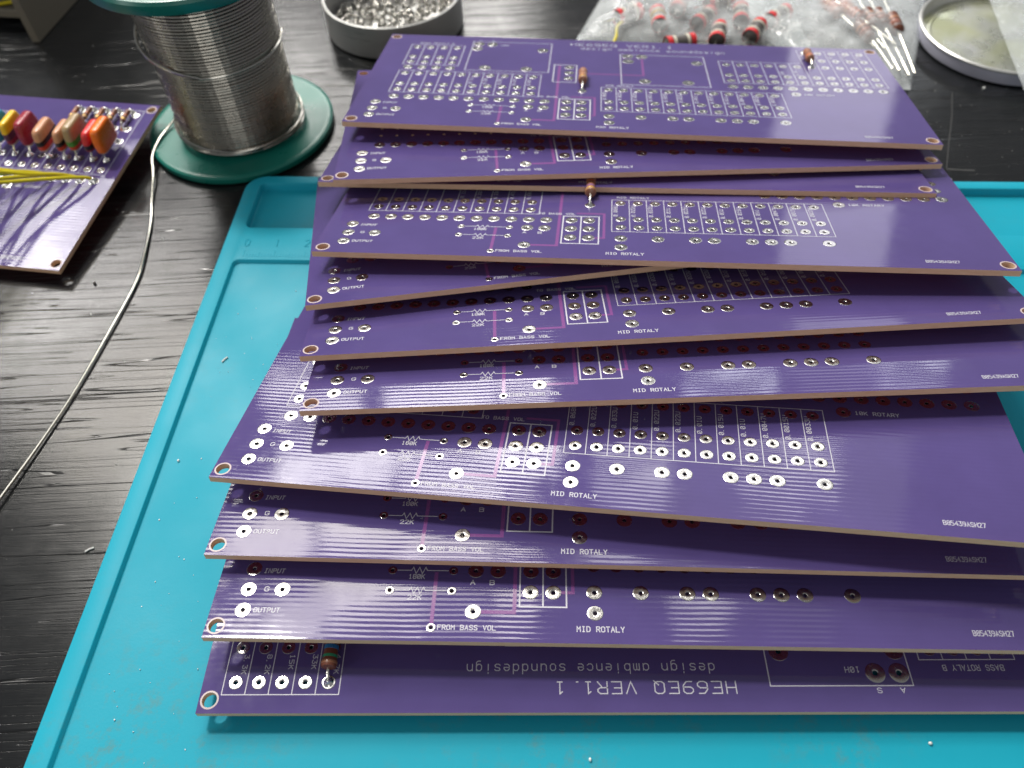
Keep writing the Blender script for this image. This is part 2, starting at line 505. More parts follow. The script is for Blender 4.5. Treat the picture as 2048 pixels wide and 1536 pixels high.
FONT = {
    'A': [[(0, 0), (2, 6), (4, 0)], [(.8, 2.2), (3.2, 2.2)]],
    'B': [[(0, 0), (0, 6), (3, 6), (4, 5.2), (4, 3.9), (3, 3.1), (0, 3.1)], [(3, 3.1), (4, 2.3), (4, .8), (3, 0), (0, 0)]],
    'D': [[(0, 0), (0, 6), (2.6, 6), (4, 4.6), (4, 1.4), (2.6, 0), (0, 0)]],
    'E': [[(4, 6), (0, 6), (0, 0), (4, 0)], [(0, 3.1), (3, 3.1)]],
    'F': [[(4, 6), (0, 6), (0, 0)], [(0, 3.1), (3, 3.1)]],
    'G': [[(4, 5), (3, 6), (1, 6), (0, 5), (0, 1), (1, 0), (3, 0), (4, 1), (4, 2.8), (2.3, 2.8)]],
    'H': [[(0, 0), (0, 6)], [(4, 0), (4, 6)], [(0, 3.1), (4, 3.1)]],
    'I': [[(2, 0), (2, 6)], [(1, 6), (3, 6)], [(1, 0), (3, 0)]],
    'K': [[(0, 0), (0, 6)], [(4, 6), (0, 2.4)], [(1.4, 3.7), (4, 0)]],
    'L': [[(0, 6), (0, 0), (4, 0)]],
    'M': [[(0, 0), (0, 6), (2, 3), (4, 6), (4, 0)]],
    'N': [[(0, 0), (0, 6), (4, 0), (4, 6)]],
    'O': [[(1, 0), (0, 1), (0, 5), (1, 6), (3, 6), (4, 5), (4, 1), (3, 0), (1, 0)]],
    'P': [[(0, 0), (0, 6), (3, 6), (4, 5), (4, 3.8), (3, 2.8), (0, 2.8)]],
    'Q': [[(1, 0), (0, 1), (0, 5), (1, 6), (3, 6), (4, 5), (4, 1), (3, 0), (1, 0)], [(2.4, 1.6), (4.2, -.4)]],
    'R': [[(0, 0), (0, 6), (3, 6), (4, 5), (4, 3.9), (3, 3), (0, 3)], [(2, 3), (4, 0)]],
    'S': [[(4, 5), (3, 6), (1, 6), (0, 5), (0, 4), (1, 3.2), (3, 2.8), (4, 2), (4, 1), (3, 0), (1, 0), (0, 1)]],
    'T': [[(2, 0), (2, 6)], [(0, 6), (4, 6)]],
    'U': [[(0, 6), (0, 1), (1, 0), (3, 0), (4, 1), (4, 6)]],
    'V': [[(0, 6), (2, 0), (4, 6)]],
    'Y': [[(0, 6), (2, 3), (4, 6)], [(2, 3), (2, 0)]],
    '0': [[(1, 0), (0, 1), (0, 5), (1, 6), (3, 6), (4, 5), (4, 1), (3, 0), (1, 0)], [(.8, 1.6), (3.2, 4.4)]],
    '1': [[(1, 5), (2, 6), (2, 0)], [(1, 0), (3, 0)]],
    '2': [[(0, 5), (1, 6), (3, 6), (4, 5), (4, 4), (0, 0), (4, 0)]],
    '3': [[(0, 6), (4, 6), (2, 3.5), (3, 3.5), (4, 2.5), (4, 1), (3, 0), (1, 0), (0, 1)]],
    '4': [[(3, 0), (3, 6), (0, 2), (4, 2)]],
    '5': [[(4, 6), (0, 6), (0, 3.4), (3, 3.4), (4, 2.4), (4, 1), (3, 0), (0, 0)]],
    '6': [[(3.6, 6), (1.4, 6), (0, 4), (0, 1), (1, 0), (3, 0), (4, 1), (4, 2.2), (3, 3.2), (.2, 3.2)]],
    '7': [[(0, 6), (4, 6), (1.4, 0)]],
    '8': [[(1, 3.2), (0, 4), (0, 5.2), (1, 6), (3, 6), (4, 5.2), (4, 4), (3, 3.2), (1, 3.2), (0, 2.3), (0, .9), (1, 0), (3, 0), (4, .9), (4, 2.3), (3, 3.2)]],
    '9': [[(.4, 0), (2.6, 0), (4, 2), (4, 5), (3, 6), (1, 6), (0, 5), (0, 3.8), (1, 2.8), (3.8, 2.8)]],
    '.': [[(.3, 0), (.9, 0)]],
    'a': [[(3.4, 4), (3.4, 0)], [(3.4, 3), (2.4, 4), (1, 4), (0, 3), (0, 1), (1, 0), (2.4, 0), (3.4, 1)]],
    'b': [[(0, 6), (0, 0)], [(0, 3), (1, 4), (2.4, 4), (3.4, 3), (3.4, 1), (2.4, 0), (1, 0), (0, 1)]],
    'c': [[(3.4, 3.2), (2.4, 4), (1, 4), (0, 3), (0, 1), (1, 0), (2.4, 0), (3.4, .8)]],
    'd': [[(3.4, 6), (3.4, 0)], [(3.4, 3), (2.4, 4), (1, 4), (0, 3), (0, 1), (1, 0), (2.4, 0), (3.4, 1)]],
    'e': [[(0, 2), (3.4, 2), (3.4, 3), (2.4, 4), (1, 4), (0, 3), (0, 1), (1, 0), (3, 0)]],
    'g': [[(3.4, 4), (3.4, -1.2), (2.4, -2), (.8, -2)], [(3.4, 3), (2.4, 4), (1, 4), (0, 3), (0, 1), (1, 0), (2.4, 0), (3.4, 1)]],
    'i': [[(1.7, 0), (1.7, 3.8)], [(1.7, 5.2), (1.7, 5.7)]],
    'm': [[(0, 0), (0, 4)], [(0, 3.4), (.8, 4), (1.7, 3.3), (1.7, 0)], [(1.7, 3.4), (2.6, 4), (3.6, 3.3), (3.6, 0)]],
    'n': [[(0, 0), (0, 4)], [(0, 3), (1, 4), (2.4, 4), (3.4, 3), (3.4, 0)]],
    'o': [[(1, 0), (0, 1), (0, 3), (1, 4), (2.4, 4), (3.4, 3), (3.4, 1), (2.4, 0), (1, 0)]],
    's': [[(3.4, 3.4), (2.6, 4), (.8, 4), (0, 3.3), (.6, 2.3), (2.8, 1.8), (3.4, .8), (2.6, 0), (.8, 0), (0, .6)]],
    'u': [[(0, 4), (0, 1), (1, 0), (2.4, 0), (3.4, 1)], [(3.4, 4), (3.4, 0)]],
}


def ribbon(mb, pts, w, z):
    """flat mitred stroke"""
    pts = [Vector((p[0], p[1])) for p in pts]
    closed = (pts[0] - pts[-1]).length < 1e-6 and len(pts) > 3
    if closed:
        pts = pts[:-1]
    n = len(pts)
    L, Rr = [], []
    for i in range(n):
        a = pts[i - 1] if (i > 0 or closed) else None
        b = pts[(i + 1) % n] if (i < n - 1 or closed) else None
        d1 = (pts[i] - a).normalized() if a is not None else None
        d2 = (b - pts[i]).normalized() if b is not None else None
        p = pts[i].copy()
        if d1 is None:
            d1 = d2; p = p - d2 * w / 2
        if d2 is None:
            d2 = d1; p = p + d1 * w / 2
        t = d1 + d2
        t = t.normalized() if t.length > 1e-6 else d1
        nn = Vector((-t.y, t.x))
        k = max(0.45, nn.dot(Vector((-d1.y, d1.x))))
        L.append(p + nn * (w / 2 / k)); Rr.append(p - nn * (w / 2 / k))
    vs = [(q.x, q.y, z) for q in L] + [(q.x, q.y, z) for q in Rr]
    fs = []
    for i in range(n if closed else n - 1):
        j = (i + 1) % n
        fs.append((n + i, n + j, j, i))
    mb.add(vs, fs)


def text(mb, s, x, y, h, width=None, w=0.16, vert=False, z=0.03, slant=0.0):
    """lettering from (x,y), cap height h; width stretches the whole line; vert turns it a quarter left"""
    adv = 6.0
    tot = adv * len(s) - 2
    sx = (width / tot) if width else h / 6
    sy = h / 6
    k = 0
    for i, c in enumerate(s):
        for pl in FONT.get(c, []):
            q = []
            for px, py in pl:
                lx = (i * adv + px + py * slant) * sx; ly = py * sy
                q.append((x - ly, y + lx) if vert else (x + lx, y + ly))
            ribbon(mb, q, w, z + 0.0015 * (k % 6))
            k += 1


# ------------------------------------------------------------------ the circuit board design (board frame: x right, y back, top face z=0)
BW, BD, BT = 185.1, 83.3, 1.6
HX, HY, HR = 2.35, 2.83, 1.6
U = 5.08
MX, KX, LX = 84.3, 127.1, 12.3
PADS = []                                  # (x, y, kind)


def pad(x, y, k):
    PADS.append((x, y, k))


for x, y in ((7.25, 6.6), (7.25, 11.7), (7.25, 16.9), (14.9, 11.75), (57.9, 6.95), (57.9, 17.05), (62.9, 17.05)):
    pad(x, y, 'large')
for i in range(11):
    pad(LX + U * i * 0.9985, 22.1, 'large')
for x, y in ((39, 17), (52.85, 17), (39, 11.95), (52.85, 11.95), (49.07, 3.1)):
    pad(x, y, 'small')
for x in (70.3, 75.3):
    for y in (11.85, 17.1, 22.3):
        pad(x, y, 'large')
for i in (0, 2, 4, 5, 7, 8, 9, 11):
    pad(MX + U * i, 12.0, 'large')
pad(MX, 7.0, 'large')
for i in range(12):
    for y in (18.6, 23.7, 34.0):
        pad(MX + U * i, y, 'medium')
for i in range(10):
    for y in (28.4, 33.4, 43.3):
        pad(LX + U * i, y, 'medium')
for i in range(4):
    for y in (54.8, 59.8, 70.0):
        pad(LX + U * i, y, 'medium')
    pad(LX + U * i, 49.2, 'large')
for x, y in ((35.3, 75.2), (40.3, 75.2), (35.1, 70.2), (59.9, 70.4), (40, 50.9), (55, 50.7)):
    pad(x, y, 'huge')
for y in (43.4, 48.6, 53.8):
    pad(70.4, y, 'large')
for x, y in ((91.6, 67.2), (96.7, 67.2), (91.6, 62.0), (116.6, 62.2), (97, 42.9), (112, 42.9)):
    pad(x, y, 'huge')
for i in range(11):
    pad(KX + U * i, 41.0, 'large')
    for y in (46.8, 51.9, 62.1):
        pad(KX + U * i, y, 'medium')
    if i >= 6:
        for y in (69.0, 76.8):
            pad(KX + U * i, y, 'medium')
pad(147.6, 36.0, 'large')
pad(75.3, 32.2, 'medium'); pad(75.3, 50.3, 'medium')
PR = {'large': (1.75, 0.42), 'medium': (1.5, 0.42), 'small': (1.02, 0.42), 'huge': (2.12, 0.55)}


def ring2(cx, cy, r, n):
    return [(cx + r * cos(2 * pi * (i + 0.5) / n), cy + r * sin(2 * pi * (i + 0.5) / n)) for i in range(n)]


def board_mesh():
    loops = [([(0, 0), (BW, 0), (BW, BD), (0, BD)], True)]
    for x, y in ((HX, HY), (BW - HX, HY), (HX, BD - HY), (BW - HX, BD - HY)):
        loops.append((ring2(x, y, HR, 32), False))
    for x, y, k in PADS:
        loops.append((ring2(x, y, PR[k][1] + 0.06, 10), False))
    bm = bmesh.new()
    edges = []
    for lp, outer in loops:
        vs = [bm.verts.new((x, y, 0)) for x, y in lp]
        for i in range(len(vs)):
            edges.append(bm.edges.new((vs[i], vs[(i + 1) % len(vs)])))
    bmesh.ops.triangle_fill(bm, edges=edges, use_beauty=True, use_dissolve=False, normal=(0, 0, 1))
    bm.verts.index_update()
    mb = MB()
    V = [(v.co.x, v.co.y) for v in bm.verts]
    n = len(V)
    mb.v = [(x, y, 0) for x, y in V] + [(x, y, -BT) for x, y in V]
    for f in bm.faces:
        ids = [v.index for v in f.verts]
        if f.normal.z < 0:
            ids.reverse()
        mb.f.append(tuple(ids)); mb.mi.append(0)
        mb.f.append(tuple(i + n for i in reversed(ids))); mb.mi.append(2)
    bm.free()
    o = 0
    for lp, outer in loops:
        m = len(lp)
        for i in range(m):
            a, b = o + i, o + (i + 1) % m
            mb.f.append((a, a + n, b + n, b) if outer else (b, b + n, a + n, a)); mb.mi.append(1)
        o += m
    return mb.mesh('laminate', [M_mask, M_edge, M_under], smooth=0)


ME_BOARD = board_mesh()


def pad_mesh(ro, rh):
    mb = MB()
    prof = [(rh, -BT - 0.02), (rh, -0.05), (rh + 0.10, 0.02), (rh + 0.22, 0.036), (ro * 0.9, 0.037), (ro - 0.06, 0.03), (ro, 0.004)]
    mb.lathe(list(reversed(prof)), 24)
    return mb.mesh('solder_pad', M_tin, 50)


ME_PAD = {k: pad_mesh(*v) for k, v in PR.items()}
mb = MB()
mb.lathe([(1.98, 0.012), (HR + 0.005, 0.022), (HR + 0.005, -0.2)], 32)
ME_HOLE = mb.mesh('hole_rim', M_rim, 50)

PRINTS = []                                 # (name, mesh, y of its back end)


def pr(name, fn, y, material=None):
    m = MB(); fn(m)
    PRINTS.append((name, m.mesh(name, material or M_silk, 0), y))


def txt(s, x, y, h, width=None, w=0.17, vert=False, slant=0.0):
    top = y + (width or len(s) * h) if vert else y + h
    pr('printed_text', lambda m: text(m, s, x, y, h, width, w, vert, 0.03, slant), top)


def frame(x0, x1, y0, y1, w=0.2, cols=0, z=0.03):
    def fn(m):
        ribbon(m, [(x0, y0), (x1, y0), (x1, y1), (x0, y1), (x0, y0)], w, z)
        for i in range(1, cols):
            x = x0 + (x1 - x0) * i / cols
            ribbon(m, [(x, y0 + w), (x, y1 - w)], w, z)
    pr('printed_outline', fn, y1)


txt('INPUT', 9.7, 15.9, 1.05, 4.6, 0.18, slant=0.15)
txt('G', 10.9, 11.3, 1.05, 0.95, 0.18)
txt('OUTPUT', 9.7, 6.15, 1.05, 5.7, 0.18)


def resistor_sign(y):
    def fn(m):
        ribbon(m, [(40.2, y), (43.3, y), (43.7, y + .8), (44.4, y - .8), (45.1, y + .8), (45.8, y - .8), (46.5, y + .8), (46.9, y), (51.6, y)], 0.2, 0.03)
    pr('printed_symbol', fn, y + 1)


resistor_sign(17.0); resistor_sign(11.95)
txt('180K', 42.9, 14.9, 1.05, 3.5, 0.18)
txt('22K', 43.2, 9.7, 1.05, 3.0, 0.18)
txt('A', 56.9, 13.6, 1.05, 0.95, 0.18); txt('B', 61.2, 13.6, 1.05, 0.95, 0.18)
txt('FROM BASS VOL', 50.5, 2.7, 1.05, 12.4, 0.18)
txt('TO BASS VOL', 60.6, 25.6, 1.0, 10.6, 0.17)
txt('MID ROTALY', 80.3, 2.7, 1.15, 10.0, 0.2)
txt('MID ROTALY', 83.4, 37.3, 1.0, 9.4, 0.17)
txt('B85439ASH27', 162.8, 3.1, 1.15, 8.3, 0.15)
frame(67.9, 78.15, 8.3, 24.7, 0.34, 2)
frame(81.76, 142.7, 15.93, 36.1, 0.2, 12)
frame(9.9, 60.65, 25.6, 45.6, 0.2, 10)
frame(9.9, 30.2, 51.6, 72.4, 0.2, 4)
frame(33.0, 63.0, 48.0, 77.9, 0.24)
frame(64.9, 73.0, 39.5, 56.0, 0.3)
frame(88.8, 119.4, 39.3, 68.9, 0.26)


def kframe(m):
    x0, x1 = 124.6, 180.45
    xs = x0 + 6 * U
    ribbon(m, [(x0, 44.3), (x1, 44.3), (x1, 79.4), (xs, 79.4), (xs, 65.4), (x0, 65.4), (x0, 44.3)], 0.2, 0.03)
    for i in range(1, 11):
        x = x0 + U * i
        ribbon(m, [(x, 44.5), (x, 65.2 if i <= 6 else 79.2)], 0.2, 0.0285)


pr('printed_outline', kframe, 79.4)
for i, s in enumerate(('0.068U', '0.022U', '0.033U', '0.01U', '0.022U', '0.022U', '0.01U', '0.015U', '0.01U', '0.0047U', '0.0015U', '0.0033U')):
    txt(s, 81.76 + U * i + 1.6, 25.4, 1.05, 1.16 * len(s), 0.16, vert=True)
for i, s in enumerate(('15K', '8.2K', '4.7K', '33K', '15K', '8.2K', '3.3K')):
    txt(s, 124.6 + U * (i + 4) + 1.7, 53.6 if i < 2 else 70.7, 1.0, 1.05 * len(s), 0.15, vert=True)
for i in range(5, 10):
    txt(('0.1U', '0.22U', '0.33U', '0.47U', '0.68U')[i - 5], 9.9 + U * i + 1.6, 35.4, 1.0, 5.2, 0.15, vert=True)
txt('BASS ROTALY B', 12.9, 73.6, 1.15, 12.8, 0.16)
txt('10H', 43.5, 73.9, 1.15, 3.0, 0.16)
txt('S', 39.9, 78.4, 1.0, 0.9, 0.15); txt('A', 35.0, 78.4, 1.0, 0.9, 0.15)
txt('10K ROTARY', 150.3, 35.4, 1.1, 10.0, 0.18)
txt('HE69EQ VER1.1', 70.3, 76.9, 2.5, 38.4, 0.24)
txt('design ambience sounddesign', 74.3, 73.0, 2.1, 53.6, 0.2)


def tr1(m):
    ribbon(m, [(49.05, 3.9), (49.05, 16.2)], 0.85, 0.014)


def tr2(m):
    ribbon(m, [(58.8, 6.95), (66.8, 6.95), (66.8, 55.0)], 0.85, 0.014)


def tr3(m):
    ribbon(m, [(76.2, 11.85), (79.6, 11.85), (79.6, 26.6), (72.0, 26.6)], 0.75, 0.014)


def tr4(m):
    ribbon(m, [(96.7, 65.5), (96.7, 48.3), (74.5, 48.3)], 0.75, 0.014)


for fn, y in ((tr1, 16), (tr2, 20), (tr3, 26), (tr4, 48)):
    pr('copper_track', fn, y, M_trace)


def board_matrix(x, y, z, yaw, ty, tx):
    return (Matrix.Translation((x * S, y * S, (z - ZT) * S)) @ Matrix.Rotation(radians(yaw), 4, 'Z')
            @ Matrix.Rotation(radians(ty), 4, 'Y') @ Matrix.Rotation(radians(tx), 4, 'X'))


def make_board(pose, label, keep):
    t = thing('circuit_board', label, 'circuit board', mtx=board_matrix(*pose), group='purple circuit boards')
    link('laminate', ME_BOARD, t)
    for x, y, k in PADS:
        if keep(x, y):
            link('solder_pad', ME_PAD[k], t, (x, y, 0), random.random() * 6.28)
    for x, y in ((HX, HY), (BW - HX, HY), (HX, BD - HY), (BW - HX, BD - HY)):
        if keep(x, y):
            link('hole_rim', ME_HOLE, t, (x, y, 0))
    for name, me, y in PRINTS:
        if keep(300, y):
            link(name, me, t)
    return t


def below(yc, left=None):
    return lambda x, y: y < yc or (left is not None and x < left)


POSES = {
    1: ((-49.8, 224.9, -152.0, -6.86, 0.98, -11.49), 'purple circuit board topmost at the back of the fanned pile, its whole face showing', lambda x, y: True),
    2: ((-50.3, 197.9, -153.5, 0.68, 2.05, -9.89), 'purple circuit board directly under the topmost one, a thin strip showing', below(27)),
    3: ((-56.8, 204.8, -159.3, -6.0, -0.07, -14.3), 'purple circuit board third from the top, only its right front corner showing', below(14)),
    4: ((-53.2, 167.2, -153.3, -7.36, -1.11, -14.39), 'purple circuit board with one upright brown resistor in the middle of the fanned pile', below(55)),
    5: ((-53.2, 148.5, -155.1, 6.54, 1.37, -14.51), 'purple circuit board skewed the other way, a narrow wedge showing at its left', below(28, 4)),
    6: ((-52.9, 131.9, -155.9, -0.35, -0.84, -15.61), 'purple circuit board just below the narrow wedge-shaped strip', below(38)),
    7: ((-51.3, 115.9, -157.2, -1.61, -0.98, -14.37), 'purple circuit board lying just above the one that juts out to the left', below(32)),
    8: ((-72.0, 101.8, -162.3, -9.76, -2.58, -10.82), 'purple circuit board jutting out left and tilted down to the right, showing capacitor values', below(56, 34)),
    9: ((-71.1, 84.0, -166.6, -5.0, -1.0, -8.21), 'purple circuit board third from the bottom, half shaded by the jutting board', below(26)),
    10: ((-69.0, 65.9, -169.3, -3.74, -0.13, -6.47), 'purple circuit board second from the bottom of the pile', below(28)),
    11: ((118.1, 127.7, -180.4, 177.5, 0.01, 1.97), 'purple circuit board at the bottom of the pile, turned round with its title upside down', lambda x, y: y > 60),
    20: ((-324.3, 227.7, -179.8, -10.99, -0.07, 3.32), 'purple circuit board lying apart on the desk, fitted with coloured capacitors and yellow wires', lambda x, y: x > 110),
}
BOARD = {k: make_board(*v) for k, v in POSES.items()}


# resistors standing on boards
def resistor(parent, x, y0, y1, yb0, yb1, r, body, bands, zc, name='resistor', blob=True):
    """body along y between yb0 and yb1, leads bent down to (x,y0) and (x,y1)"""
    m = MB()
    L = yb1 - yb0
    prof = [(0.05, 0), (r * .55, 0.05), (r * .92, 0.35), (r, 0.9), (r, 1.8), (r * .9, 2.4), (r * .9, L - 2.4), (r, L - 1.8), (r, L - .9), (r * .92, L - .35), (r * .55, L - .05), (0.05, L)]
    m.lathe([(a, b) for a, b in prof], 20, 'y', (0, 0, 0))
    o = m.build(name, body, parent, 40, loc=(x, yb0, zc))
    for pos, wd, mt in bands:
        q = MB()
        rr = (r if pos * L < 1.9 or pos * L > L - 1.9 else r * .9) + 0.04
        q.lathe([(rr - .06, pos * L - wd / 2), (rr, pos * L - wd / 2 + .05), (rr, pos * L + wd / 2 - .05), (rr - .06, pos * L + wd / 2)], 20, 'y')
        q.build('colour_band', mt, o, 40)
    for ya, yb in ((y0, yb0), (y1, yb1)):
        s = 1 if yb > ya else -1
        q = MB()
        q.tube(bez([(0, yb - yb0 + s * .3, 0), (0, (yb - yb0) - s * 0.5, 0), (0, ya - yb0 + s * 1.2, -0.15 * zc), (0, ya - yb0 + s * 0.3, -0.45 * zc), (0, ya - yb0, -zc), (0, ya - yb0, -zc - 2.4)], 6), 0.36, 8)
        q.build('lead', M_lead, o)
        if blob:
            q = MB()
            q.lathe([(1.15, 0.05), (1.0, .25), (.62, .62), (.4, 1.1), (.3, 1.35), (0.02, 1.4)], 16, 'z', (0, ya - yb0, -zc))
            q.build('solder_joint', M_bead, o, 60)
    return o


resistor(BOARD[1], 75.3, 32.2, 50.3, 36.2, 45.8, 1.55, C_tanres, [(.16, .7, C_gold), (.4, .8, C_tan)], 1.9)
resistor(BOARD[1], 157.6, 62.1, 76.8, 65.4, 73.6, 1.5, C_tanres, [(.2, .8, B_orange), (.5, .8, C_brown)], 1.8)
resistor(BOARD[4], 75.3, 32.2, 50.3, 36.0, 46.0, 1.65, C_tanres, [(.13, .75, C_gold), (.33, .75, B_violet), (.5, .8, C_brown), (.68, .8, B_orange)], 2.0)
resistor(BOARD[11], 157.6, 62.1, 76.8, 64.4, 74.6, 1.75, C_brown, [(.88, .7, C_tanres), (.76, .95, B_green), (.55, .95, B_blue), (.30, .9, B_orange), (.12, .8, C_gold)], 2.0)


_mt = MB()
_mt.lathe([(0.9, -BT + .05), (.75, -BT - .25), (.38, -BT - .7), (.3, -BT - 1.3), (.02, -BT - 1.4)][::-1], 10)
ME_TIP = _mt.mesh('lead_tip', M_bead, 60)
_rt = random.Random(5)
for b in (1, 2, 4, 5, 6, 7, 8, 9):
    cand = [p for p in PADS if p[1] < 25 and p[2] in ('large', 'medium')]
    for x, y, k in _rt.sample(cand, 9):
        link('lead_tip', ME_TIP, BOARD[b], (x, y, 0))


# ------------------------------------------------------------------ populated board: capacitors, resistors, wires
def capacitor(x, y0, y1, th, h0, h1, layers, lean=0.0):
    """dipped film capacitor: rounded slab with painted layers from top to bottom"""
    m = MB()
    cx, cy = 0, (y0 + y1) / 2
    hy, hx = (y1 - y0) / 2, th / 2
    H = h1 - h0
    zs = [0, .05, .18, .4]
    cuts = []
    for f, _ in layers[:-1]:
        cuts.append(1 - f)
    zz = sorted(set([0.0, 0.03, 0.08, 0.16] + [c for c in cuts if 0 < c < 1] + [0.4, 0.6, 0.84, 0.92, 0.97, 1.0]))
    n = 24
    rings = []
    for u in zz:
        e = 1.0
        d = min(u, 1 - u) / 0.16
        if d < 1:
            e = 1 - 0.50 * (1 - math.sqrt(max(0, 1 - (1 - d) ** 2)))
        tap = 0.80 + 0.20 * math.sin(pi * min(1, max(0, 0.15 + u * .85)))
        ring = []
        for i in range(n):
            a = 2 * pi * i / n
            ca, sa = cos(a), sin(a)
            px = hx * e * (abs(ca) ** 0.62) * (1 if ca > 0 else -1)
            py = (hy * tap - (1 - e) * hx) * (abs(sa) ** 0.42) * (1 if sa > 0 else -1)
            ring.append((cx + px + lean * u * H, cy + py, h0 + u * H))
        rings.append(ring)
    vs = [p for r in rings for p in r]
    m.v = vs
    mats = [l[1] for l in layers]

    def which(u):
        for i, (f, _) in enumerate(layers):
            if u > 1 - f:
                return i
        return len(layers) - 1
    for k in range(len(zz) - 1):
        mi = which((zz[k] + zz[k + 1]) / 2)
        for i in range(n):
            j = (i + 1) % n
            m.f.append((k * n + i, k * n + j, (k + 1) * n + j, (k + 1) * n + i)); m.mi.append(mi)
    m.f.append(tuple(range(n - 1, -1, -1))); m.mi.append(len(layers) - 1)
    m.f.append(tuple((len(zz) - 1) * n + i for i in range(n))); m.mi.append(0)
    o = m.build('capacitor', mats, BOARD[20], 40, loc=(x, 0, 0))
    for y in (51.9, 62.1):
        q = MB()
        yy = y0 + 1.6 if y < 57 else y1 - 1.6
        q.tube([(0, yy, h0 + .5), (0, (y + yy) / 2, h0 * .5), (0, y, 0.2), (0, y, -3.0)], 0.3, 6)
        q.build('lead', M_lead, o)
        q = MB()
        q.lathe([(1.2, 0.06), (1.0, .3), (.55, .7), (.32, 1.2), (.02, 1.25)], 14, 'z', (0, y, 0))
        q.build('solder_joint', M_bead, o, 60)
    return o


capacitor(177.6, 50.9, 62.6, 3.9, 2.4, 12.2, [(0.9, C_orange), (1.0, C_white)], 0.05)
capacitor(172.4, 51.4, 62.6, 3.3, 2.6, 10.4, [(0.55, C_red), (0.8, C_black), (1.0, C_crims)], 0.16)
capacitor(166.4, 51.6, 63.4, 3.8, 2.4, 12.0, [(0.52, C_khaki), (0.74, C_green), (0.9, C_vermil), (1.0, C_white)], 0.08)
capacitor(161.9, 51.0, 61.8, 2.9, 2.2, 10.2, [(0.45, C_tan), (0.66, C_black), (0.86, C_vermil), (1.0, C_white)], 0.10)
capacitor(155.6, 50.0, 61.6, 3.4, 2.2, 10.8, [(0.42, C_tan), (0.64, C_black), (0.84, C_vermil), (1.0, C_white)], 0.04)
capacitor(148.2, 52.2, 63.2, 3.7, 2.4, 11.6, [(0.88, C_crims), (1.0, C_white)], 0.02)
capacitor(142.2, 52.0, 63.2, 2.9, 2.4, 11.4, [(0.40, C_yellow), (0.68, C_purple), (0.88, C_crims), (1.0, C_white)], 0.05)
capacitor(136.6, 53.0, 63.4, 3.5, 2.4, 11.4, [(0.9, C_blue), (1.0, C_white)], 0.0)
for i, x in enumerate((177.3, 172.2, 167.2, 162.1, 157.0)):
    resistor(BOARD[20], x - 1.2, 68.9, 78.4, 70.4, 77.0, 0.95, (C_brown, C_brown, C_tanres, C_brown, C_tanres)[i], [(.2, .55, C_gold), (.5, .5, B_orange), (.78, .5, C_brown)], 2.0)
for i, x in enumerate((178.0, 172.9, 167.8, 162.7, 157.6, 152.6, 147.5)):
    d = 178.0 - x
    k = ((i * 0.83) % 1.6) * 4.0 - 2.6
    q = MB()
    q.tube(bez([(x, 41.0, 0.1), (x - 1.0, 40.4, 2.0), (x - 4.8, 37.4, 5.2 + .3 * k), (166.7 - .86 * d, 32.4, 9.0 + .6 * k), (159.4 - .74 * d, 26.5, 14.2 + 1.3 * k),
                (152.7 - .64 * d, 20.1, 19.5 + 1.7 * k), (143 - .5 * d, 10, 28 + 2 * k), (130 - .4 * d, -4, 40)], 8), 0.62, 8)
    q.build('wire', M_wireg if i in (4, 6) else M_wire, BOARD[20])
    q = MB()
    q.lathe([(1.5, 0.06), (1.35, .5), (.95, 1.1), (.6, 1.5), (.02, 1.6)], 16, 'z', (x, 41.0, 0))
    q.build('solder_joint', M_bead, BOARD[20], 60)

# ------------------------------------------------------------------ setting: desk
m = MB()
m.add([(-1500, -500, 0), (1500, -500, 0), (1500, 900, 0), (-1500, 900, 0), (-1500, -500, -25), (1500, -500, -25), (1500, 900, -25), (-1500, 900, -25)],
      [(0, 1, 2, 3), (7, 6, 5, 4), (0, 4, 5, 1), (1, 5, 6, 2), (2, 6, 7, 3), (3, 7, 4, 0)])
desk = m.build('desk', M_desk, None, 0, kind='structure')
desk['label'] = 'black desk top with pressed wood grain'

for pl in ([(174.0, 272.8), (168.5, 258), (161.5, 242), (155.8, 228.5)], [(155.8, 227.6), (160, 226.9), (164.5, 226.2)]):
    q = MB()
    ribbon(q, pl, 0.28 if len(pl) == 4 else 0.6, 0.02)
    q.build('scratch', M_scratch, desk, 0)
# ------------------------------------------------------------------ silicone mat
MAT_YAW = -8.64102298e-02
mat_t = thing('soldering_mat', 'turquoise silicone soldering mat with recessed trays under the pile of boards', 'soldering mat', (-89.44, 238.07, 0), MAT_YAW)
ZR, ZF = 3.4, 2.0


def rrect(x0, x1, y0, y1, r, n=6):
    out = []
    for cx, cy, a in ((x1 - r, y1 - r, 0), (x0 + r, y1 - r, 90), (x0 + r, y0 + r, 180), (x1 - r, y0 + r, 270)):
        for i in range(n + 1):
            t = radians(a + 90 * i / n)
            out.append((cx + r * cos(t), cy + r * sin(t)))
    return out


